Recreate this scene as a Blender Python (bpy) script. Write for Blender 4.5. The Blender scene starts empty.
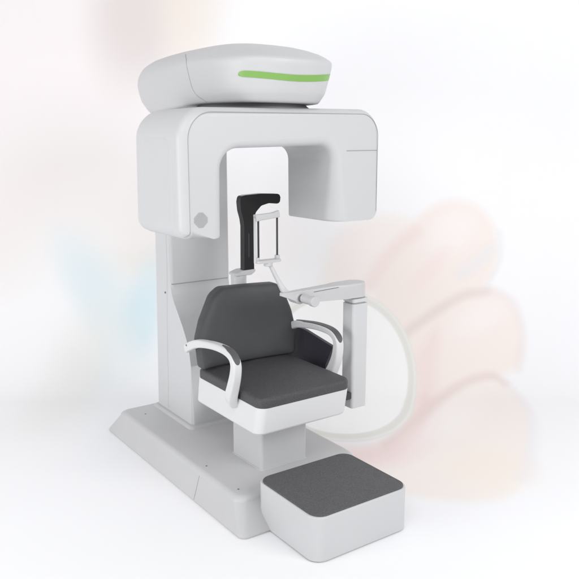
import bpy, bmesh, math
from mathutils import Vector, Matrix, noise

sc = bpy.context.scene
COL = sc.collection

# ------------------------------------------------------------------ materials
def lin(c):
    c = c / 255.0
    return c / 12.92 if c <= 0.04045 else ((c + 0.055) / 1.055) ** 2.4

def rgb(r, g, b):
    return (lin(r), lin(g), lin(b), 1.0)

def mat(name, col, rough=0.45, var=0.04, scale=8.0, bump=0.0, bscale=300.0, metallic=0.0, spec=0.5, coat=0.0, btype='NOISE'):
    m = bpy.data.materials.new(name)
    m.use_nodes = True
    nt = m.node_tree
    b = nt.nodes['Principled BSDF']
    tc = nt.nodes.new('ShaderNodeTexCoord')
    n = nt.nodes.new('ShaderNodeTexNoise')
    n.inputs['Scale'].default_value = scale
    n.inputs['Detail'].default_value = 5
    nt.links.new(tc.outputs['Object'], n.inputs['Vector'])
    r = nt.nodes.new('ShaderNodeValToRGB')
    lo = [max(0, c * (1 - var)) for c in col[:3]] + [1]
    hi = [min(1, c * (1 + var)) for c in col[:3]] + [1]
    r.color_ramp.elements[0].color = lo
    r.color_ramp.elements[1].color = hi
    r.color_ramp.elements[0].position = 0.3
    r.color_ramp.elements[1].position = 0.7
    nt.links.new(n.outputs['Fac'], r.inputs['Fac'])
    nt.links.new(r.outputs['Color'], b.inputs['Base Color'])
    mr = nt.nodes.new('ShaderNodeMapRange')
    mr.inputs['To Min'].default_value = max(0.02, rough - 0.06)
    mr.inputs['To Max'].default_value = rough + 0.06
    n2 = nt.nodes.new('ShaderNodeTexNoise')
    n2.inputs['Scale'].default_value = 25
    n2.inputs['Detail'].default_value = 6
    nt.links.new(tc.outputs['Object'], n2.inputs['Vector'])
    nt.links.new(n2.outputs['Fac'], mr.inputs['Value'])
    nt.links.new(mr.outputs['Result'], b.inputs['Roughness'])
    b.inputs['Metallic'].default_value = metallic
    b.inputs['Specular IOR Level'].default_value = spec
    if coat:
        b.inputs['Coat Weight'].default_value = coat
        b.inputs['Coat Roughness'].default_value = 0.12
    if bump:
        if btype == 'VORONOI':
            t = nt.nodes.new('ShaderNodeTexVoronoi')
            out = t.outputs['Distance']
        else:
            t = nt.nodes.new('ShaderNodeTexNoise')
            t.inputs['Detail'].default_value = 3
            out = t.outputs['Fac']
        t.inputs['Scale'].default_value = bscale
        nt.links.new(tc.outputs['Object'], t.inputs['Vector'])
        bp = nt.nodes.new('ShaderNodeBump')
        bp.inputs['Strength'].default_value = bump
        bp.inputs['Distance'].default_value = 0.002
        nt.links.new(out, bp.inputs['Height'])
        nt.links.new(bp.outputs['Normal'], b.inputs['Normal'])
    return m

M_WHITE = mat('painted_white_shell', (0.585, 0.588, 0.597, 1), 0.42, 0.012, 3.0, 0.05, 900.0)
M_SEATW = mat('seat_white_shell', (0.70, 0.702, 0.71, 1), 0.40, 0.012, 3.0, 0.05, 900.0)
M_GREY = mat('light_grey_shell', (0.62, 0.625, 0.635, 1), 0.45, 0.015, 3.0, 0.06, 900.0)
M_BASE = mat('grey_base_paint', (0.56, 0.56, 0.565, 1), 0.5, 0.02, 4.0, 0.10, 700.0)
M_ARM = mat('pale_plastic', (0.55, 0.55, 0.56, 1), 0.4, 0.02, 6.0, 0.04, 900.0)
M_VINYL = mat('charcoal_vinyl', (0.062, 0.0625, 0.066, 1), 0.48, 0.30, 210.0, 0.8, 230.0, btype='VORONOI')
M_BACKV = mat('charcoal_back_vinyl', (0.061, 0.063, 0.066, 1), 0.55, 0.05, 5.0, 0.15, 320.0, btype='VORONOI')
M_MAT = mat('footrest_rubber', (0.097, 0.096, 0.102, 1), 0.65, 0.28, 190.0, 0.9, 330.0)
M_BLACK = mat('black_gloss_plastic', (0.009, 0.009, 0.010, 1), 0.24, 0.03, 6.0)
M_NAVY = mat('dark_navy_panel', (0.030, 0.029, 0.043, 1), 0.5, 0.1, 6.0, 0.1, 300.0)
M_PAD = mat('grey_arm_pad', (0.10, 0.10, 0.106, 1), 0.55, 0.06, 12.0, 0.2, 400.0)
M_GREEN = mat('green_stripe', (0.225, 0.44, 0.10, 1), 0.35, 0.03, 6.0)
M_SEAM = mat('shadow_gap_gasket', (0.36, 0.36, 0.37, 1), 0.6, 0.02)
M_BEAR = mat('bearing_ring_grey', (0.17, 0.17, 0.175, 1), 0.5, 0.03)
M_ROD = mat('dark_steel_rod', (0.05, 0.05, 0.055, 1), 0.35, 0.1, metallic=0.3)
M_HOLE = mat('speaker_mesh', (0.42, 0.42, 0.43, 1), 0.6, 0.03)
M_SCREW = mat('screw_cap', (0.22, 0.22, 0.23, 1), 0.4, 0.05, metallic=0.5)

# ------------------------------------------------------------------ helpers
def link(name, bm, m, parent=None, smooth=True, angle=32, loc=None):
    bmesh.ops.remove_doubles(bm, verts=bm.verts, dist=1e-6)
    bmesh.ops.recalc_face_normals(bm, faces=bm.faces)
    me = bpy.data.meshes.new(name)
    bm.to_mesh(me); bm.free()
    me.materials.append(m)
    if smooth:
        for p in me.polygons: p.use_smooth = True
        me.set_sharp_from_angle(angle=math.radians(angle))
    o = bpy.data.objects.new(name, me)
    COL.objects.link(o)
    if smooth:
        wn = o.modifiers.new('weighted_normals', 'WEIGHTED_NORMAL'); wn.keep_sharp = True; wn.weight = 100
    if parent:
        o.parent = parent
        if parent is ROOT: o.matrix_parent_inverse = ROOT_INV
    return o

def fillet(pts, rads, seg=8):
    """Round the corners of a closed 2-D polygon."""
    out = []
    n = len(pts)
    if not hasattr(rads, '__len__'): rads = [rads] * n
    for i in range(n):
        p = Vector(pts[i]); a = Vector(pts[i - 1]); b = Vector(pts[(i + 1) % n])
        u = (a - p); v = (b - p)
        r = rads[i]
        ang = u.angle(v)
        if r <= 0 or abs(ang - math.pi) < 1e-3:
            out.append((p.x, p.y)); continue
        t = r / math.tan(ang / 2)
        t = min(t, u.length * 0.49, v.length * 0.49)
        r = t * math.tan(ang / 2)
        u.normalize(); v.normalize()
        c = p + (u + v).normalized() * (r / math.sin(ang / 2))
        s = p + u * t - c; e = p + v * t - c
        a0 = math.atan2(s.y, s.x); a1 = math.atan2(e.y, e.x)
        d = (a1 - a0 + math.pi) % (2 * math.pi) - math.pi
        for k in range(seg + 1):
            q = a0 + d * k / seg
            out.append((c.x + r * math.cos(q), c.y + r * math.sin(q)))
    return out

def prism(bm, pts, lo, hi, axis='Y', bev=0.0, seg=4, bev_lo=None, bev_hi=None):
    """Extrude a closed 2-D outline. axis Y: pts=(x,z); Z: pts=(x,y); X: pts=(y,z). Rim edges bevelled."""
    def P(a, b, h):
        return {'Y': (a, h, b), 'Z': (a, b, h), 'X': (h, a, b)}[axis]
    A = [bm.verts.new(P(a, b, lo)) for a, b in pts]
    B = [bm.verts.new(P(a, b, hi)) for a, b in pts]
    n = len(pts)
    fa = bm.faces.new(A); fb = bm.faces.new(B[::-1])
    for i in range(n):
        bm.faces.new((A[i], B[i], B[(i + 1) % n], A[(i + 1) % n]))
    bl = bev if bev_lo is None else bev_lo
    bh = bev if bev_hi is None else bev_hi
    for f, w in ((fa, bl), (fb, bh)):
        if w > 0:
            bmesh.ops.bevel(bm, geom=list(f.edges), offset=w, offset_type='OFFSET', segments=seg, profile=0.5, affect='EDGES', clamp_overlap=True)

def loft(bm, rings, cap=True):
    R = [[bm.verts.new(p) for p in r] for r in rings]
    n = len(R[0])
    for a, b in zip(R, R[1:]):
        for i in range(n):
            bm.faces.new((a[i], a[(i + 1) % n], b[(i + 1) % n], b[i]))
    if cap:
        bm.faces.new(R[0][::-1]); bm.faces.new(R[-1])
    return R

def rrect(x0, x1, y0, y1, r, seg=8):
    return fillet([(x0, y0), (x1, y0), (x1, y1), (x0, y1)], r, seg)

def box_loft(bm, layers, seg=8):
    """layers: (z, x0, x1, y0, y1, r)"""
    loft(bm, [[(x, y, z) for x, y in rrect(x0, x1, y0, y1, r, seg)] for z, x0, x1, y0, y1, r in layers])

def round_top(x0, x1, y0, y1, r, zb, zt, rt, rb=0.0, n=5):
    """layers of a rounded box with filleted top rim radius rt and bottom rim radius rb"""
    L = []
    if rb > 0:
        for k in range(n):
            a = math.pi / 2 * k / n
            d = rb * (1 - math.sin(a))
            L.append((zb + rb * (1 - math.cos(a)), x0 + d, x1 - d, y0 + d, y1 - d, max(r - d, .002)))
        L.append((zb + rb, x0, x1, y0, y1, r))
    else:
        L.append((zb, x0, x1, y0, y1, r))
    L.append((zt - rt, x0, x1, y0, y1, r))
    for k in range(1, n + 1):
        a = math.pi / 2 * k / n
        d = rt * (1 - math.cos(a))
        L.append((zt - rt + rt * math.sin(a), x0 + d, x1 - d, y0 + d, y1 - d, max(r - d, .002)))
    return L

def smooth_path(pts, n=6):
    """Catmull-Rom through 3-D points"""
    P = [Vector(p) for p in pts]
    P = [2 * P[0] - P[1]] + P + [2 * P[-1] - P[-2]]
    out = []
    for i in range(1, len(P) - 2):
        for k in range(n):
            t = k / n
            out.append(0.5 * ((2 * P[i]) + (P[i + 1] - P[i - 1]) * t + (2 * P[i - 1] - 5 * P[i] + 4 * P[i + 1] - P[i + 2]) * t * t + (3 * P[i] - P[i - 1] - 3 * P[i + 1] + P[i + 2]) * t ** 3))
    out.append(P[-2])
    return out

def tube(bm, path, r, sides=8):
    path = [Vector(p) for p in path]
    rings = []
    up = None
    for i, p in enumerate(path):
        t = (path[min(i + 1, len(path) - 1)] - path[max(i - 1, 0)]).normalized()
        if up is None:
            up = t.orthogonal().normalized()
        up = (up - t * up.dot(t)).normalized()
        s = t.cross(up)
        rr = r[i] if hasattr(r, '__len__') else r
        rings.append([p + (up * math.cos(2 * math.pi * k / sides) + s * math.sin(2 * math.pi * k / sides)) * rr for k in range(sides)])
    loft(bm, rings)

def strap(bm, path, width, thick, side, rnd=0.006, seg=3, offs=0.0):
    """Sweep a rounded rectangle along path; 'side' is the fixed width direction. width/thick may be lists."""
    path = [Vector(p) for p in path]
    side = Vector(side)
    rings = []
    n = len(path)
    for i, p in enumerate(path):
        t = (path[min(i + 1, n - 1)] - path[max(i - 1, 0)]).normalized()
        nn = side.cross(t).normalized()
        f = i / (n - 1)
        def val(v):
            if not hasattr(v, '__len__'): return v
            g = f * (len(v) - 1); k = min(int(g), len(v) - 2)
            return v[k] + (v[k + 1] - v[k]) * (g - k)
        w = val(width) / 2; h = val(thick) / 2; o = val(offs)
        rr = min(rnd, w * .95, h * .95)
        rings.append([p + side * a + nn * (b + o) for a, b in fillet([(-w, -h), (w, -h), (w, h), (-w, h)], rr, seg)])
    loft(bm, rings)

def cyl(bm, a, b, r, sides=32, bev=0.0):
    a = Vector(a); b = Vector(b)
    t = (b - a); L = t.length; t.normalize()
    if bev:
        st = [(0, r - bev), (bev * .3, r - bev * .3), (bev, r), (L - bev, r), (L - bev * .3, r - bev * .3), (L, r - bev)]
    else:
        st = [(0, r), (L, r)]
    u = t.orthogonal().normalized(); s = t.cross(u)
    loft(bm, [[a + t * d + (u * math.cos(2 * math.pi * k / sides) + s * math.sin(2 * math.pi * k / sides)) * q for k in range(sides)] for d, q in st])

# ------------------------------------------------------------------ the machine
ROOT = bpy.data.objects.new('dental_scanner', None)
COL.objects.link(ROOT)
ROOT.location = (2.0, 3.3, 0.0)
ROOT_INV = Matrix.Translation(-Vector(ROOT.location))
ROOT['label'] = 'white dental x-ray scanner with charcoal patient chair, arched gantry, footrest and grey base'
ROOT['category'] = 'dental scanner'

# base: low slab with sloping sides
bm = bmesh.new()
L = [(0.0, 1.552, 2.440, 2.572, 4.16, [.035, .17, .05, .05]), (0.010, 1.548, 2.444, 2.568, 4.165, [.035, .17, .05, .05])]
for k in range(0, 7):
    a = math.pi / 2 * k / 6
    z = 0.105 + 0.028 * math.sin(a); d = 0.052 + 0.030 * (1 - math.cos(a))
    L.append((z, 1.55 + d, 2.444 - d, 2.57 + 0.075 + d * 0.9, 4.162 - d * 1.1, [.05, .17, .05, .05]))
box_loft(bm, L)
BASE = link('base_plate', bm, M_BASE, ROOT, angle=50)
# joint line over the sloping side and the top of the base
bm = bmesh.new()
tube(bm, [(1.5485, 3.022, 0.012), (1.6015, 3.06, 0.104), (1.607, 3.064, 0.117)], 0.0016, 6)
link('seam', bm, M_SEAM, BASE)
bm = bmesh.new()
bm.free()
for p in ((1.66, 2.78), (1.66, 3.09), (1.71, 3.94)):
    bm = bmesh.new()
    cyl(bm, (p[0], p[1], 0.131), (p[0], p[1], 0.1345), 0.005, 16)
    link('screw_cap', bm, M_SCREW, BASE)

# column: side profile with a recessed upper front
prof = [(4.040, 0.133), (3.578, 0.133), (3.578, 0.50), (3.592, 0.57), (3.620, 0.64), (3.665, 0.71), (3.720, 0.78), (3.770, 0.84), (3.795, 0.885), (3.80, 0.92), (3.80, 1.88), (3.985, 1.88), (3.990, 1.0)]
bm = bmesh.new()
prism(bm, fillet(prof, [0, 0, .02, .05, .1, .1, .1, .1, .1, 0, 0, 0, .3], 4), 1.838, 2.232, 'X', bev=0.022, seg=5)
COLM = link('column', bm, M_GREY, ROOT, angle=40)
bm = bmesh.new()   # collar where the column meets the base
box_loft(bm, [(0.128, 1.810, 2.262, 3.545, 4.070, .03), (0.140, 1.815, 2.257, 3.550, 4.065, .03), (0.150, 1.832, 2.240, 3.568, 4.048, .03)])
link('collar', bm, M_BASE, COLM, angle=50)
bm = bmesh.new()   # seam across the recessed front, and the one down the side
tube(bm, [(1.842, 3.800, 0.936), (1.856, 3.7995, 0.935), (2.215, 3.7995, 0.935)], 0.0028, 6)
link('seam', bm, M_SEAM, COLM)
bm = bmesh.new()
tube(bm, [(1.8385, 3.886, 0.16), (1.8385, 3.862, 0.7), (1.8385, 3.842, 1.0), (1.8385, 3.840, 1.5)], 0.0012, 6)
link('seam', bm, M_SEAM, COLM)
bm = bmesh.new()
cyl(bm, (1.834, 3.874, 0.876), (1.839, 3.874, 0.876), 0.006, 16)
link('screw_cap', bm, M_SCREW, COLM)
bm = bmesh.new()   # dark strip at the back of the column
prism(bm, rrect(3.984, 4.012, 1.00, 1.135, .006, 3), 1.90, 2.1, 'X')
link('rear_strip', bm, M_ROD, COLM)

# gantry: an arch, outer corners round, legs of two depths
ZT, ZU, ZB = 1.884, 1.713, 1.322
XL, XR = 1.436, 2.562
XI, XJ = 1.642, 2.272
YF = 2.85
ZTR = 1.901

def shell(bm, corners, y0, y1, seg=12, n=8):
    """Arch shell. corners: (x, z, corner radius, front rim radius, back rim radius, rim direction or None)"""
    pts = fillet([(c[0], c[1]) for c in corners], [c[2] for c in corners], seg)
    m = len(pts)
    info = []
    for i in range(m):
        c = corners[i // (seg + 1)]
        a = Vector(pts[i - 1]); p = Vector(pts[i]); b = Vector(pts[(i + 1) % m])
        u = (p - a).normalized(); v = (b - p).normalized()
        t = (u + v).normalized()
        info.append((c[3], c[4], Vector(c[5]) if c[5] else Vector((-t.y, t.x))))
    rings = []
    for k in range(n + 1):
        q = math.pi / 2 * k / n
        rings.append([(p[0] + d.x * R * (1 - math.sin(q)), y0 + R * (1 - math.cos(q)), p[1] + d.y * R * (1 - math.sin(q))) for p, (R, _, d) in zip(pts, info)])
    for k in range(n, -1, -1):
        q = math.pi / 2 * k / n
        rings.append([(p[0] + d.x * R * (1 - math.sin(q)), y1 - R * (1 - math.cos(q)), p[1] + d.y * R * (1 - math.sin(q))) for p, (_, R, d) in zip(pts, info)])
    loft(bm, rings)
bm = bmesh.new()
shell(bm, [(XL, ZB, .055, .042, .004, None), (XI, ZB - .002, .010, .040, .004, (-1, 0)), (XI, ZU, .095, .030, .004, None), (XJ, ZU + .012, .075, .045, .004, None),
           (XJ, ZB + .028, .012, .095, .010, (1, 0)), (XR, ZB + .028, .050, .020, .012, (-1, 0)), (XR, ZTR, .125, .030, .010, None), (XL, ZT + .004, .135, .042, .004, None)], YF, 3.245)
GAN = link('gantry_arch', bm, M_WHITE, ROOT, angle=75)
bm = bmesh.new()   # deeper rear shell of the left leg
shell(bm, [(XL + .0006, ZB + .001, .062, .002, .058, None), (XI - .02, ZB, .010, .002, .008, None), (XI - .02, ZU + .006, .02, .002, .008, None), (1.95, ZU + .010, .02, .002, .008, None),
           (1.95, ZT + .004, .02, .002, .015, None), (XL + .0006, ZT + .003, .135, .002, .075, None)], 3.05, 3.345)
SC = link('side_cover', bm, M_WHITE, GAN, angle=75)
bm = bmesh.new()
rings = []
for xx, sc_ in ((1.4385, 1.03), (1.4366, 1.0), (1.4350, .97), (1.4336, .93), (1.4328, .88), (1.4325, .82), (1.4325, .4)):
    yc, zc_ = 3.095, 1.562
    hy = .168 * sc_; hz = .200 - (1 - sc_) * .168
    rings.append([(xx, y, z) for y, z in fillet([(yc - hy, zc_ - hz), (yc + hy, zc_ - hz), (yc + hy, zc_ + hz), (yc - hy, zc_ + hz)], [.03, .05, .06, .06], 8)])
loft(bm, rings)
link('inset_panel', bm, M_WHITE, SC, angle=80)
# front seam (outline of the front shell)
bm = bmesh.new()
def face_y(x, z, rr=.042):
    d = min(x - XL, z - ZB, rr)
    return YF - .0003 + rr - math.sqrt(max(0, rr * rr - (rr - d) ** 2))
path = [Vector((x, face_y(x, z), z)) for x, z in fillet([(XL + .016, ZB + .014), (XL + .043, ZB + .020), (XL + .043, ZT - .016), (XR - .014, ZTR - .025), (XR - .014, ZB + .07)], [0, .045, .120, .105, 0], 14)]
path = path[:1] + [p for a, b in zip(path, path[1:]) for p in [a.lerp(b, k / 3) for k in (1, 2, 3)]]
for p in path: p.y = face_y(p.x, p.z) if p.z < ZB + .06 else p.y
tube(bm, path, 0.0016, 6)
link('seam', bm, M_SEAM, GAN)
bm = bmesh.new()
tube(bm, [(XJ + .075, YF - .0004, 1.698), (XR - .014, YF - .0004, 1.699)], 0.0020, 6)
link('seam', bm, M_SEAM, GAN)
# loudspeaker grille made of many small bars
gx, gz, gr = 1.532, 1.407, 0.034
bm = bmesh.new()
n = 13
for i in range(n):
    d = (i - (n - 1) / 2) * (2 * gr / n)
    h = math.sqrt(max(gr * gr - d * d, 0))
    if h > .004:
        w = 2 * gr / n * 0.78
        for k in range(n):
            e = (k - (n - 1) / 2) * (2 * gr / n)
            if e * e + d * d < gr * gr * .95:
                prism(bm, rrect(gx + d - w / 2, gx + d + w / 2, gz + e - w / 2, gz + e + w / 2, .001, 2), YF - .0012, YF + .001, 'Y')
link('speaker_grille', bm, M_HOLE, GAN)
# bearing under the head housing
bm = bmesh.new()
loft(bm, [[(2.0 + q_ * math.cos(math.pi * k / 36), 3.16 + q_ * math.sin(math.pi * k / 36), z_) for k in range(72)] for z_, q_ in ((1.884, .282), (1.900, .280), (1.908, .270), (1.916, .262), (1.99, .258))])
link('bearing_ring', bm, M_BEAR, GAN, angle=40)

# head housing -------------------------------------------------
HX, HY = 2.0, 3.40
HA, HB = 0.335, 0.62
def head_pt(t, th, off=0.0):
    """t in 0..1 from bottom rim to the crest, th angle"""
    # plan scale and height along the profile
    PF = [(0.0, .60, 1.917), (.04, .84, 1.917), (.08, .872, 1.919), (.30, .935, 1.965), (.60, 1.0, 2.092), (.66, .985, 2.112), (.76, .86, 2.148), (.86, .63, 2.184), (.94, .34, 2.206), (1.0, .02, 2.212)]
    PB = [(0.0, .60, 1.887), (.04, .82, 1.888), (.08, .865, 1.894), (.30, .960, 1.958), (.50, 1.0, 2.035), (.60, .985, 2.080), (.70, .925, 2.125), (.80, .79, 2.163), (.90, .50, 2.196), (1.0, .02, 2.212)]
    def ev(prof):
        for a, b in zip(prof, prof[1:]):
            if t <= b[0]:
                f = (t - a[0]) / (b[0] - a[0])
                return a[1] + (b[1] - a[1]) * f, a[2] + (b[2] - a[2]) * f
        return prof[-1][1:]
    p = 3.4
    c, q = math.cos(th), math.sin(th)
    k = (abs(c) ** p + abs(q) ** p) ** (-1 / p)
    g = (k * q + 1) / 2
    g = max(0.0, min(1.0, (g - .25) / .6)); g = g * g * (3 - 2 * g)
    sf, zf = ev(PF); sb, zb = ev(PB)
    s = sf + (sb - sf) * g; z = zf + (zb - zf) * g
    x = HA * s * k * c
    y = HB * s * k * q
    if q < 0: y -= 0.03 * max(0, 1 - (x / HA) ** 2) * min(1, -k * q)
    return Vector((HX + x, HY + y, z))
N = 96
T = [0, .02, .04, .06, .08, .12, .16, .22, .28, .34, .40, .46, .52, .56, .60, .63, .66, .70, .74, .79, .84, .885, .93, .965, 1.0]
def head_smooth(t, th):
    # average neighbouring samples of the profile so that it has no creases
    acc = Vector((0, 0, 0)); w = 0
    for d, k in ((-.03, 1), (0, 2), (.03, 1)):
        acc += head_pt(min(1, max(0, t + d)), th) * k; w += k
    return acc / w
bm = bmesh.new()
loft(bm, [[head_smooth(t, 2 * math.pi * k / N) for k in range(N)] for t in T])
HEAD = link('head_housing', bm, M_WHITE, ROOT, angle=60)
# green stripe lying on the bowed front
def head_front(x, z):
    """front surface point for given x and z (march over theta and t)"""
    best = None
    for i in range(60):
        th = -math.pi / 2 + (x - HX) / HA * 1.1 * (0.6) if False else None
        break
    lo, hi = -math.pi * 0.86, -math.pi * 0.14
    # nested bisection: t for z, th for x
    t0, t1 = .12, .66
    for _ in range(24):
        t = (t0 + t1) / 2
        a, b = lo, hi
        for _ in range(24):
            m_ = (a + b) / 2
            if head_smooth(t, m_).x < x: a = m_
            else: b = m_
        p = head_smooth(t, (a + b) / 2)
        if p.z < z: t0 = t
        else: t1 = t
    return p
bm = bmesh.new()
SX = [1.748, 1.750, 1.754, 1.760, 1.768, 1.778, 1.79, 1.80, 1.82, 1.85, 1.90, 1.95, 2.0, 2.05, 2.10, 2.15, 2.19, 2.22, 2.25]
rows = []
for i, x in enumerate(SX):
    f = (x - SX[0]) / (SX[-1] - SX[0])
    zc = 2.035 - 0.020 * math.sin(f * math.pi * .95) + 0.010 * f
    hw = 0.0125 + 0.0025 * f
    hw *= (.35, .6, .82, .95)[i] if i < 4 else 1
    rows.append([head_front(x, zc + hw * s) for s in (-1, -.5, 0, .5, 1)])
outer = [[p + Vector((-.0012, -.0028, 0)) for p in r] for r in rows]
inner = [[p + Vector((.002, .004, 0)) for p in r] for r in rows]
loft(bm, [o + i[::-1] for o, i in zip(outer, inner)])
link('accent_stripe', bm, M_GREEN, HEAD, angle=60)
# housing seam on the left flank
bm = bmesh.new()
def head_left(y, t):
    a, b = math.pi * 0.55, math.pi * 1.40
    for _ in range(30):
        m_ = (a + b) / 2
        if head_smooth(t, m_).y > y: a = m_
        else: b = m_
    return head_smooth(t, (a + b) / 2)
sp = [(3.33, .78), (3.285, .74), (3.24, .69), (3.215, .64), (3.205, .58), (3.20, .50), (3.195, .42), (3.185, .34), (3.16, .24), (3.13, .16), (3.11, .10)]
tube(bm, smooth_path([head_left(y, t) for y, t in sp], 5), 0.0016, 6)
link('seam', bm, M_SEAM, HEAD)

# ------------------------------------------------------------------ chair
bm = bmesh.new()
box_loft(bm, round_top(1.857, 2.140, 2.885, 3.165, .018, .120, .415, .004))
link('pedestal', bm, M_WHITE, ROOT, angle=40)
bm = bmesh.new()
box_loft(bm, [(0.128, 1.850, 2.147, 2.878, 3.172, .02), (0.136, 1.853, 2.144, 2.881, 3.169, .02)])
link('pedestal_foot', bm, M_BASE, ROOT, angle=40)
bm = bmesh.new()   # seat shell: slightly narrower at the bottom
L = []
for k in range(5):
    a = math.pi / 2 * k / 5
    d = .014 * (1 - math.sin(a))
    L.append((.398 + .014 * (1 - math.cos(a)), 1.727 + d, 2.268 - d, 2.715 + d, 3.325 - d, .045))
L += [(.412, 1.7265, 2.2685, 2.7145, 3.325, .045), (.530, 1.738, 2.281, 2.706, 3.325, .045), (.533, 1.741, 2.278, 2.709, 3.322, .042)]
box_loft(bm, L)
SEAT = link('seat_shell', bm, M_SEATW, ROOT, angle=40)
bm = bmesh.new()   # cushion thicker at the back
def cz(x, y, z):
    return (x, y, z)
rings = []
for z, x0, x1, y0, y1, r in round_top(1.738, 2.284, 2.704, 3.322, .05, .531, .583, .020, .004, 6):
    rings.append([(x, y, z) for x, y in rrect(x0, x1, y0, y1, r, 8)])
R = [[bm.verts.new(p) for p in r] for r in rings]
n = len(R[0])
for a, b in zip(R, R[1:]):
    for i in range(n): bm.faces.new((a[i], a[(i + 1) % n], b[(i + 1) % n], b[i]))
bm.faces.new(R[0][::-1])
# crowned top
last = R[-1]
prev = last
for s, dz in ((.93, .0022), (.8, .005), (.6, .008), (.35, .010), (.12, .0105)):
    cur = []
    for v in last:
        cur.append(bm.verts.new((2.011 + (v.co.x - 2.011) * s, 3.013 + (v.co.y - 3.013) * s, .583 + dz)))
    for i in range(n): bm.faces.new((prev[i], prev[(i + 1) % n], cur[(i + 1) % n], cur[i]))
    prev = cur
bm.faces.new(prev)
link('seat_cushion', bm, M_VINYL, SEAT, angle=50)

# backrest: shouldered outline, leaning back, softly crowned
outl = fillet([(1.720, .594), (2.300, .586), (2.322, .720), (2.306, .830), (2.272, .935), (2.232, .982), (1.892, .992), (1.832, .958), (1.752, .830), (1.716, .745)],
              [.016, .020, .08, .12, .10, .05, .07, .09, .12, .06], 6)
dn = []
for a, b in zip(outl, outl[1:] + outl[:1]):
    k = max(1, int(math.hypot(b[0] - a[0], b[1] - a[1]) / .025))
    dn += [(a[0] + (b[0] - a[0]) * i / k, a[1] + (b[1] - a[1]) * i / k) for i in range(k)]
outl = dn
bm = bmesh.new()
cx, cz_ = 2.011, .80
def back_pt(x, z, y):
    lean = (z - .6) * 0.17
    curve = -0.10 * ((x - cx) / .3) ** 2 * .25
    return (x, y + lean + curve, z)
levels = [(1.0, 3.236), ]
th = .085
rings = []
for sc_, y in ((.0, 3.226), (.12, 3.226), (.24, 3.226), (.36, 3.226), (.48, 3.226), (.6, 3.2262), (.7, 3.2265), (.78, 3.227), (.85, 3.228), (.93, 3.231), (.97, 3.236), (.99, 3.243), (1.0, 3.254), (1.0, 3.226 + th - .02), (.985, 3.226 + th - .006), (.95, 3.226 + th), (.5, 3.226 + th), (0, 3.226 + th)):
    if sc_ == 0: sc_ = .02
    rings.append([back_pt(cx + (x - cx) * sc_, cz_ + (z - cz_) * sc_, y) for x, z in outl])
loft(bm, rings)
BACK = link('backrest', bm, M_BACKV, ROOT, angle=50)
bm = bmesh.new()   # bracket tying the backrest to the seat shell
prism(bm, fillet([(3.30, .41), (3.40, .41), (3.43, .62), (3.40, .80), (3.37, .80), (3.30, .52)], .01, 3), 1.93, 2.09, 'X', bev=.006, seg=2)
link('back_bracket', bm, M_GREY, ROOT)

# armrests
def armrest(x, flip, i0=27, i1=42, dz=0.0, dy=0.0):
    bm = bmesh.new()
    pts = [(x, 3.345, .684), (x, 3.30, .708), (x, 3.22, .738 + dz), (x, 3.12, .757 + dz), (x, 3.02, .768 + dz), (x, 2.93 - dy, .767 + dz), (x, 2.876 - dy, .751 + dz), (x, 2.853 - dy, .718 + dz), (x, 2.858 - dy, .668),
           (x, 2.878 - dy * .7, .610), (x + .003 * flip, 2.902 - dy * .4, .560), (x + .012 * flip, 2.922, .524), (x + .030 * flip, 2.934, .500)]
    path = smooth_path(pts, 6)
    W = [.034, .036, .040, .044, .046, .046, .045, .046, .048, .050, .052, .052, .052]
    H = [.044, .046, .042, .036, .034, .034, .036, .040, .044, .048, .052, .058, .064]
    strap(bm, path, W, H, (1, 0, 0), rnd=.010, seg=4)
    o = link('armrest', bm, M_SEATW, ROOT, angle=60)
    bm = bmesh.new()          # soft pad let into the top and the elbow
    n = len(path) - 1
    sub = path[i0:i1 + 1]
    def iv(v, i):
        g = i / n * (len(v) - 1); k = min(int(g), len(v) - 2)
        return v[k] + (v[k + 1] - v[k]) * (g - k)
    m = len(sub)
    ww = [iv(W, i0 + k) * .80 * min(1, .25 + k / 7.0) * (1 if k < m - 5 else math.sqrt(max(.02, 1 - ((k - (m - 5)) / 4.2) ** 2))) for k in range(m)]
    tt = [.010] * m
    oo = [-(iv(H, i0 + k) / 2 - .001 - .0015 * min(1, k / 6.0)) for k in range(m)]
    strap(bm, sub, ww, tt, (1, 0, 0), rnd=.003, seg=3, offs=oo)
    link('arm_pad', bm, M_PAD, o, angle=60)
    bm = bmesh.new()
    sx = x - .018 * flip
    cyl(bm, (sx + .002 * flip, 3.318, .710), (sx - .0022 * flip, 3.318, .710), .005, 16)
    link('screw_cap', bm, M_SCREW, o)
    return o
armrest(1.700, 1)
armrest(2.306, -1, 13, 42, .014, .008)

# dark side guard behind the right armrest
bm = bmesh.new()
prism(bm, fillet([(3.40, .40), (3.40, .715), (3.225, .710), (2.975, .668), (3.035, .55), (3.05, .40)], .008, 3), 2.372, 2.394, 'X', bev=.003, seg=2)
link('side_guard', bm, M_NAVY, ROOT)
bm = bmesh.new()
prism(bm, rrect(3.10, 3.25, .42, .50, .01, 3), 2.26, 2.374, 'X')
link('guard_bracket', bm, M_ROD, ROOT)

# footrest
bm = bmesh.new()
box_loft(bm, round_top(1.698, 2.240, 2.225, 2.690, .062, .004, .207, .006, .004, 4))
FOOT = link('footrest', bm, M_WHITE, ROOT, angle=40)
bm = bmesh.new()
box_loft(bm, round_top(1.708, 2.232, 2.233, 2.682, .058, .2045, .214, .004, 0, 4))
link('footrest_mat', bm, M_MAT, FOOT, angle=40)

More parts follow.
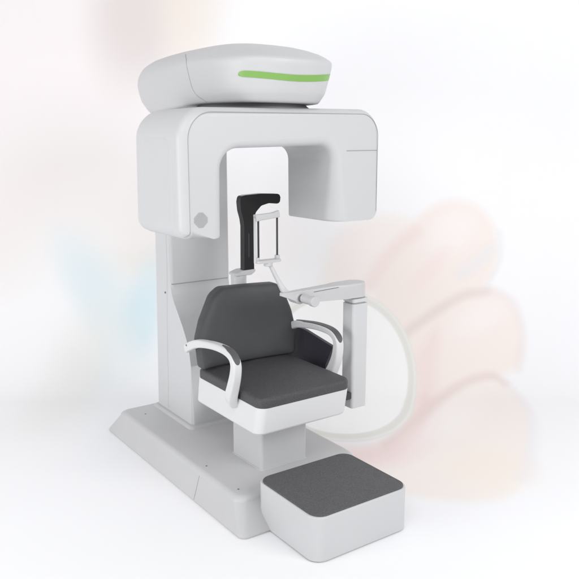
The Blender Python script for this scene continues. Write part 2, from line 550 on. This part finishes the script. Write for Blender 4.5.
# ------------------------------------------------------------------ bite arm and its post
bm = bmesh.new()
box_loft(bm, round_top(2.402, 2.505, 2.842, 2.936, .016, .352, .918, .003, .003))
POST = link('arm_post', bm, M_GREY, ROOT, angle=40)
bm = bmesh.new()
box_loft(bm, round_top(2.402, 2.505, 2.842, 2.936, .016, .926, .946, .002, .002))
link('post_collar', bm, M_GREY, POST, angle=40)
bm = bmesh.new()
box_loft(bm, [(.915, 2.408, 2.491, 2.848, 2.930, .014), (.962, 2.408, 2.491, 2.848, 2.930, .014)])
link('post_core', bm, M_SEAM, POST)
bm = bmesh.new()
prism(bm, rrect(2.855, 2.875, .375, .505, .004, 3), 2.492, 2.502, 'X')
link('side_clip', bm, M_ROD, POST)
bm = bmesh.new()
prism(bm, rrect(2.26, 2.405, .405, .445, .01, 3), 2.85, 2.90, 'Y')
link('post_bracket', bm, M_ROD, POST)

# swinging arm: rounded end over the post, tapering towards the chair
bm = bmesh.new()
plan = []
for k in range(13):
    a = -math.pi / 2 + math.pi * k / 12
    plan.append((2.445 + .056 * math.cos(a), 2.889 + .056 * math.sin(a)))
plan += [(2.34, 2.945), (2.29, 2.934), (2.10, 2.930), (2.03, 2.926), (1.995, 2.920), (1.995, 2.902), (2.03, 2.892), (2.10, 2.886), (2.30, 2.852), (2.35, 2.836)]
rings = []
def armz(x, top):
    f = max(0, min(1, (x - 2.06) / (2.36 - 2.06)))
    g = max(0, min(1, (2.10 - x) / .10))
    return (1.018 + .011 * f if top else 0.957 - .003 * f + .045 * g)
c0 = Vector((2.27, 2.889))
for d, zz in ((.93, 0), (.985, .006), (1, .02), (1, .80), (.985, .94), (.93, 1.0)):
    ring = []
    for x, y in plan:
        xx = x; yy = 2.889 + (y - 2.889) * d
        if x > 2.445: xx = 2.445 + (x - 2.445) * d
        ring.append((xx, yy, armz(x, False) * (1 - zz) + armz(x, True) * zz))
    rings.append(ring)
loft(bm, rings)
ARM = link('swing_arm', bm, M_ARM, ROOT, angle=50)
bm = bmesh.new()  # long slot on the arm
tube(bm, [(2.17, 2.8740, 1.008), (2.32, 2.8490, 1.020)], 0.0018, 6)
link('slot', bm, M_SCREW, ARM)
bm = bmesh.new()  # hub at the arm's free end
cyl(bm, (2.098, 2.885, .982), (2.098, 2.960, .982), .030, 32, .005)
HUB = link('hub', bm, M_ARM, ARM, angle=50)
bm = bmesh.new()  # clamping knob
cyl(bm, (2.104, 2.872, .984), (2.104, 2.800, .984), .0225, 32, .002)
cyl(bm, (2.104, 2.804, .984), (2.104, 2.772, .984), .0265, 32, .005)
link('knob', bm, M_ARM, ARM, angle=50)
bm = bmesh.new()
cyl(bm, (2.101, 2.888, .983), (2.101, 2.868, .983), .020, 24)
link('hub_joint', bm, M_SCREW, ARM)
bm = bmesh.new()  # bent stem up to the frame
pth = smooth_path([(2.045, 2.912, 1.002), (2.022, 2.916, 1.020), (2.006, 2.925, 1.050), (1.990, 2.945, 1.095), (1.976, 2.965, 1.140), (1.968, 2.97, 1.160)], 5)
strap(bm, pth, .022, [.034, .030, .020, .016, .014], (0, 1, 0), rnd=.005, seg=3)
link('stem', bm, M_ARM, ARM, angle=60)

# bite frame: two rods between a top bar and a lower shelf
FY = 2.975
bm = bmesh.new()
strap(bm, smooth_path([(1.890, FY, 1.384), (1.93, FY - .004, 1.388), (1.98, FY - .006, 1.392), (2.026, FY, 1.398)], 6), .024, [.034, .030, .028, .034], (0, 1, 0), rnd=.006, seg=3)
FR = link('bite_frame', bm, M_ARM, ROOT, angle=60)
bm = bmesh.new()
prism(bm, rrect(1.893, 2.030, FY - .024, FY + .020, .012, 5), 1.164, 1.178, 'Z', bev=.003, seg=2)
cyl(bm, (1.962, FY - .004, 1.146), (1.962, FY - .004, 1.166), .022, 24, .003)
cyl(bm, (1.904, FY, 1.176), (1.904, FY, 1.192), .010, 16, .002)
cyl(bm, (2.018, FY, 1.176), (2.018, FY, 1.196), .013, 16, .002)
link('lower_shelf', bm, M_ARM, FR, angle=50)
bm = bmesh.new()
cyl(bm, (1.909, FY, 1.176), (1.909, FY, 1.386), .0050, 12)
link('rod', bm, M_ROD, FR)
bm = bmesh.new()
cyl(bm, (2.018, FY, 1.176), (2.018, FY, 1.384), .0050, 12)
link('rod', bm, M_ROD, FR)
bm = bmesh.new()
prism(bm, rrect(1.884, 1.896, FY - .006, FY + .006, .004, 3), 1.166, 1.385, 'Z')
link('side_bar', bm, M_WHITE, FR)

# head clamp: black hooked support behind the chair, on a grey stub
HYc = 3.42
def q(u, v):
    # authoring helper: offsets in the clamp's own plane
    return (u, v)
ol = [(2.088, 1.045), (2.152, 1.045), (2.150, 1.20), (2.152, 1.325), (2.166, 1.364), (2.200, 1.398), (2.245, 1.410), (2.290, 1.406), (2.308, 1.410), (2.312, 1.448), (2.300, 1.460),
      (2.20, 1.464), (2.10, 1.460), (2.068, 1.455), (2.060, 1.425), (2.066, 1.375), (2.082, 1.330), (2.090, 1.29)]
bm = bmesh.new()
rd = [.004, .004, .03, .03, .03, .03, .03, .02, .010, .012, .02, .04, .03, .02, .03, .05, .04, .03]
prism(bm, fillet(ol, rd, 5), HYc - .022, HYc + .022, 'Y', bev=.009, seg=3)
for v in bm.verts:     # the head pad curls forward to both sides
    if v.co.z > 1.27:
        f = min(1, (v.co.z - 1.27) / .08)
        v.co.y -= f * 1.1 * (v.co.x - 2.16) ** 2
HC = link('head_clamp', bm, M_BLACK, ROOT, angle=45)
bm = bmesh.new()
prism(bm, rrect(2.114, 2.122, 1.12, 1.30, .003, 3), HYc - .0232, HYc - .020, 'Y')
link('slot', bm, M_ROD, HC)
bm = bmesh.new()
cyl(bm, (2.076, HYc + .02, .78), (2.076, HYc + .02, 1.034), .043, 40, .005)
STB = link('clamp_stub', bm, M_GREY, ROOT, angle=50)
bm = bmesh.new()
prism(bm, rrect(2.05, 2.13, .60, .80, .01, 3), 3.36, 3.48, 'Y')
link('stub_bracket', bm, M_GREY, STB)
bm = bmesh.new()
prism(bm, fillet([(2.036, 1.022), (2.130, 1.022), (2.158, 1.040), (2.158, 1.052), (2.080, 1.050), (2.036, 1.036)], .005, 3), HYc - .026, HYc + .058, 'Y', bev=.003, seg=2)
link('clamp_mount', bm, M_WHITE, STB)

# ------------------------------------------------------------------ backdrop: a sweep printed with a soft faded picture
HD = Vector((0.564, 0.802, 0)).normalized()      # direction the sweep faces
SD = Vector((HD.y, -HD.x, 0))
D0, DW, RAD = -3.0, 5.35, 0.55
def sweep(u, s):
    """u: metres sideways, s: metres along the surface, 0 where the floor starts to rise"""
    A = math.pi / 2 * RAD
    if s <= 0: d, z = DW - RAD + s, 0.0
    elif s <= A:
        a = s / RAD
        d = DW - RAD + RAD * math.sin(a); z = RAD * (1 - math.cos(a))
    else:
        d, z = DW, RAD + s - A
    return HD * d + SD * u + Vector((0, 0, z - 0.0005))

import numpy as np
U0, U1, NU = -6.5, 6.5, 560
S0, S1, NS = -7.6, 4.6, 620
S_T = [-7.6, -4, -3, -2, -1.5, -1, -.5, -.25, 0, .2, .4, .6, .864, 1.2, 1.5, 2, 2.5, 3, 3.5, 4.6]
B_T = [2800, 1300, 764, 566, 508, 464, 429, 414, 401, 386, 365, 340, 305, 260, 219, 149, 76, 1, -78, -250]
uu = np.concatenate([np.linspace(U0, -2.4, 60)[:-1], np.linspace(-2.4, 2.4, 520), np.linspace(2.4, U1, 60)[1:]])
ss = np.concatenate([np.linspace(S0, -2.2, 80)[:-1], np.linspace(-2.2, 3.1, 560), np.linspace(3.1, S1, 40)[1:]])
NU, NS = len(uu) - 1, len(ss) - 1
UU, SS = np.meshgrid(uu, ss)
A_ = 289.5 + UU * 135.0                  # print coordinates across and down the vinyl
B_ = np.interp(SS, S_T, B_T)
IMG = np.empty(A_.shape + (3,)); IMG[:] = (249, 249, 251)
def smooth(x): 
    x = np.clip(x, 0, 1); return x * x * (3 - 2 * x)
def inkblot(mask, c, k=1.0):
    mk = (mask * k)[..., None]
    IMG[:] = IMG * (1 - mk) + np.array(c, float) * mk
def ell(cx, cy, rx, ry, ang=0, soft=.6):
    a = math.radians(ang); dx = A_ - cx; dy = B_ - cy
    p = (dx * math.cos(a) + dy * math.sin(a)) / rx; q = (-dx * math.sin(a) + dy * math.cos(a)) / ry
    d = np.sqrt(p * p + q * q)
    return smooth((1 + soft / 2 - d) / soft)
def dist_line(pts):
    best = np.full(A_.shape, 1e9)
    for (x0, y0), (x1, y1) in zip(pts, pts[1:]):
        vx, vy = x1 - x0, y1 - y0
        t = np.clip(((A_ - x0) * vx + (B_ - y0) * vy) / (vx * vx + vy * vy), 0, 1)
        best = np.minimum(best, np.hypot(A_ - x0 - t * vx, B_ - y0 - t * vy))
    return best
def stroke(pts, w, c, k=1.0, soft=1.0):
    w *= 1.35; k *= .72
    p2 = [(v.x, v.y) for v in smooth_path([(x, y, 0) for x, y in pts], 5)]
    inkblot(smooth((w * (1 + soft) - dist_line(p2)) / (w * 2 * soft)), c, k)
def poly(pts, c, k=1.0, soft=4.0):
    p2 = [(v.x, v.y) for v in smooth_path([(x, y, 0) for x, y in pts + [pts[0]]], 5)]
    inside = np.zeros(A_.shape, bool)
    for (x0, y0), (x1, y1) in zip(p2, p2[1:]):
        if y0 == y1: continue
        hit = ((y0 > B_) != (y1 > B_)) & (A_ < (x1 - x0) * (B_ - y0) / (y1 - y0) + x0)
        inside ^= hit
    d = dist_line(p2) * np.where(inside, 1, -1)
    inkblot(smooth((d + soft) / (2 * soft)), c, k)
# faded clinic blur on the left
inkblot(ell(60, 110, 120, 170, 0, 1.2), (243, 236, 236), .9)
inkblot(ell(150, 10, 42, 70, 8, 1.2), (224, 214, 212), .85)
inkblot(ell(205, 5, 34, 60, 0, 1.3), (240, 230, 220), .85)
inkblot(ell(270, 60, 50, 120, 0, 1.4), (249, 249, 252), .9)
inkblot(ell(70, 230, 110, 80, 0, 1.4), (246, 240, 237), .9)
inkblot(ell(125, 262, 46, 14, -8, 1.4), (240, 236, 230), .8)
inkblot(ell(60, 360, 60, 130, 12, 1.2), (250, 250, 251), .9)
inkblot(ell(108, 300, 26, 62, -34, 1.5), (220, 238, 243), .5)
inkblot(ell(138, 320, 20, 60, 22, 1.4), (212, 236, 243), .75)
inkblot(ell(90, 290, 20, 55, -25, 1.3), (228, 240, 245), .45)
inkblot(ell(92, 370, 34, 60, 18, 1.6), (238, 237, 233), .6)
inkblot(ell(140, 400, 24, 60, -20, 1.3), (246, 248, 250), .8)
inkblot(ell(262, 240, 60, 60, 0, 1.4), (247, 244, 243), .7)
# fingers
poly([(322, 285), (333, 240), (362, 218), (398, 216), (420, 232), (405, 262), (375, 292)], (248, 240, 236), .95, 12)
poly([(372, 300), (384, 262), (408, 225), (430, 205), (452, 199), (476, 207), (493, 232), (496, 262), (482, 288), (450, 316), (412, 345), (396, 330)], (247, 237, 232), 1, 8)
poly([(396, 335), (430, 312), (470, 293), (494, 290), (516, 308), (524, 336), (518, 362), (490, 378), (450, 398), (402, 430), (385, 440)], (248, 238, 233), 1, 7)
poly([(338, 452), (366, 445), (403, 418), (448, 388), (485, 376), (500, 384), (507, 402), (484, 440), (456, 478), (431, 500), (384, 500), (347, 484)], (248, 240, 235), 1, 7)
poly([(300, 440), (340, 447), (380, 432), (410, 400), (414, 360), (440, 330), (420, 420), (390, 455), (340, 470)], (245, 228, 225), .8, 8)
# light and dark of the skin as it was photographed
inkblot(ell(448, 232, 26, 20, -40, 1.3), (250, 244, 242), .7)
inkblot(ell(480, 318, 30, 15, -25, 1.4), (250, 245, 243), .7)
inkblot(ell(425, 420, 44, 14, -30, 1.4), (251, 245, 243), .7)
inkblot(ell(435, 470, 34, 20, -10, 1.4), (249, 238, 228), .7)
inkblot(ell(428, 270, 24, 8, -48, 1.4), (248, 232, 229), .8)
stroke([(370, 285), (382, 262), (400, 242), (414, 232)], 5, (242, 220, 216), .6)
stroke([(393, 345), (410, 330), (436, 312), (462, 296), (486, 291)], 3.6, (226, 212, 208), .7)
stroke([(462, 272), (476, 262), (488, 250)], 5, (232, 234, 240), .6)
stroke([(366, 446), (393, 424), (433, 396), (463, 380), (486, 375), (497, 382)], 3.0, (230, 212, 206), .7)
stroke([(494, 291), (514, 304), (523, 330), (520, 350), (514, 368)], 3.4, (236, 228, 227), .5)
stroke([(500, 384), (503, 410), (481, 446), (455, 480)], 4, (238, 236, 240), .5)
stroke([(496, 232), (498, 258), (488, 282)], 2.2, (234, 235, 240), .5)
stroke([(330, 462), (370, 450), (398, 424), (416, 396)], 4, (242, 218, 216), .6)
# the round mirror
ring = [(340 + 74 * math.cos(a * math.pi / 24), 366 + 74 * math.sin(a * math.pi / 24)) for a in range(49)]
dd = np.hypot(A_ - 337, (B_ - 366))
inkblot(smooth((72 - dd) / 6 + .5), (258, 258, 258), 1)
inkblot(smooth((4.5 - np.abs(dd - 73)) / 3 + .3), (232, 231, 225), .95)
inkblot(smooth((1.2 - np.abs(dd - 69)) / 2 + .3), (222, 222, 218), .5)
inkblot(smooth((1.5 - np.abs(dd - 75)) / 2 + .3), (244, 243, 240), .8)
low = smooth((B_ - 520) / 60)
inkblot(low, (247, 247, 248), 1)
x_ = np.minimum(254, 252 - (251 - IMG) * .95) / 255.0
LINC = np.where(x_ <= .04045, x_ / 12.92, ((x_ + .055) / 1.055) ** 2.4) * 0.985
verts = [tuple(sweep(float(u), float(s_))) for s_ in ss for u in uu]
W_ = NU + 1
faces = [(j * W_ + i, j * W_ + i + 1, (j + 1) * W_ + i + 1, (j + 1) * W_ + i) for j in range(NS) for i in range(NU)]
m = bpy.data.materials.new('printed_backdrop_vinyl')
m.use_nodes = True
b = m.node_tree.nodes['Principled BSDF']
at = m.node_tree.nodes.new('ShaderNodeAttribute'); at.attribute_name = 'print'
m.node_tree.links.new(at.outputs['Color'], b.inputs['Base Color'])
b.inputs['Roughness'].default_value = 0.9
b.inputs['Specular IOR Level'].default_value = 0.1
me = bpy.data.meshes.new('backdrop')
me.from_pydata(verts, [], faces)
ca = me.color_attributes.new('print', 'FLOAT_COLOR', 'POINT')
buf = np.ones((LINC.shape[0] * LINC.shape[1], 4), np.float32); buf[:, :3] = LINC.reshape(-1, 3)
ca.data.foreach_set('color', buf.ravel())
for p in me.polygons: p.use_smooth = True
me.materials.append(m)
bd = bpy.data.objects.new('backdrop', me); COL.objects.link(bd)
bd['kind'] = 'structure'
bd['label'] = 'white studio sweep printed with a soft faded picture of gloved hands'

# ------------------------------------------------------------------ camera
XRv, XLv, HV, CC = 1360., -240., 140., 289.5
f = math.sqrt((CC - XLv) * (XRv - CC) - (CC - HV) ** 2)
ex = Vector((XRv - CC, CC - HV, -f)).normalized()
ey = Vector((XLv - CC, CC - HV, -f)).normalized()
ez = ex.cross(ey)
Rm = Matrix((ex, ey, ez)).to_4x4()
cam = bpy.data.cameras.new('camera')
co = bpy.data.objects.new('camera', cam); COL.objects.link(co)
co.matrix_world = Matrix.Translation((0, 0, 1.75)) @ Rm
cam.sensor_width = 36; cam.lens = 36 * f / 579.0
cam.clip_start = .05; cam.clip_end = 200
sc.camera = co

# ------------------------------------------------------------------ light
w = bpy.data.worlds.new('World'); sc.world = w; w.use_nodes = True
bg = w.node_tree.nodes['Background']
bg.inputs[0].default_value = (0.97, 0.98, 1.0, 1); bg.inputs[1].default_value = 0.50

def area(name, loc, target, size, power, col=(1, 1, 1)):
    l = bpy.data.lights.new(name, 'AREA'); l.shape = 'RECTANGLE'
    l.size, l.size_y = size; l.energy = power; l.color = col
    o = bpy.data.objects.new(name, l); COL.objects.link(o)
    o.location = loc
    o.rotation_euler = (Vector(target) - Vector(loc)).to_track_quat('-Z', 'Y').to_euler()
    return o
area('softbox_front', (3.2, -1.6, 3.1), (2.2, 3.2, 0.7), (3.0, 2.4), 124)
area('softbox_left', (-2.6, 3.0, 1.3), (1.8, 3.2, 0.9), (2.2, 2.2), 78)
area('wall_fill', (2.6, 3.3, 4.4), (3.2, 4.6, 1.2), (4.5, 1.0), 8)  # added fill light, only there to brighten the backdrop wall
area('floor_fill', (-0.6, 0.6, 3.6), (0.6, 2.4, 0.0), (2.5, 2.5), 50)  # added fill light that lifts the floor part of the sweep

vs = sc.view_settings
sc.display_settings.display_device = 'sRGB'
vs.view_transform = 'Standard'; vs.look = 'None'; vs.gamma = 1.0; vs.exposure = -0.08
sc.cycles.use_denoising = True
sc.cycles.max_bounces = 8
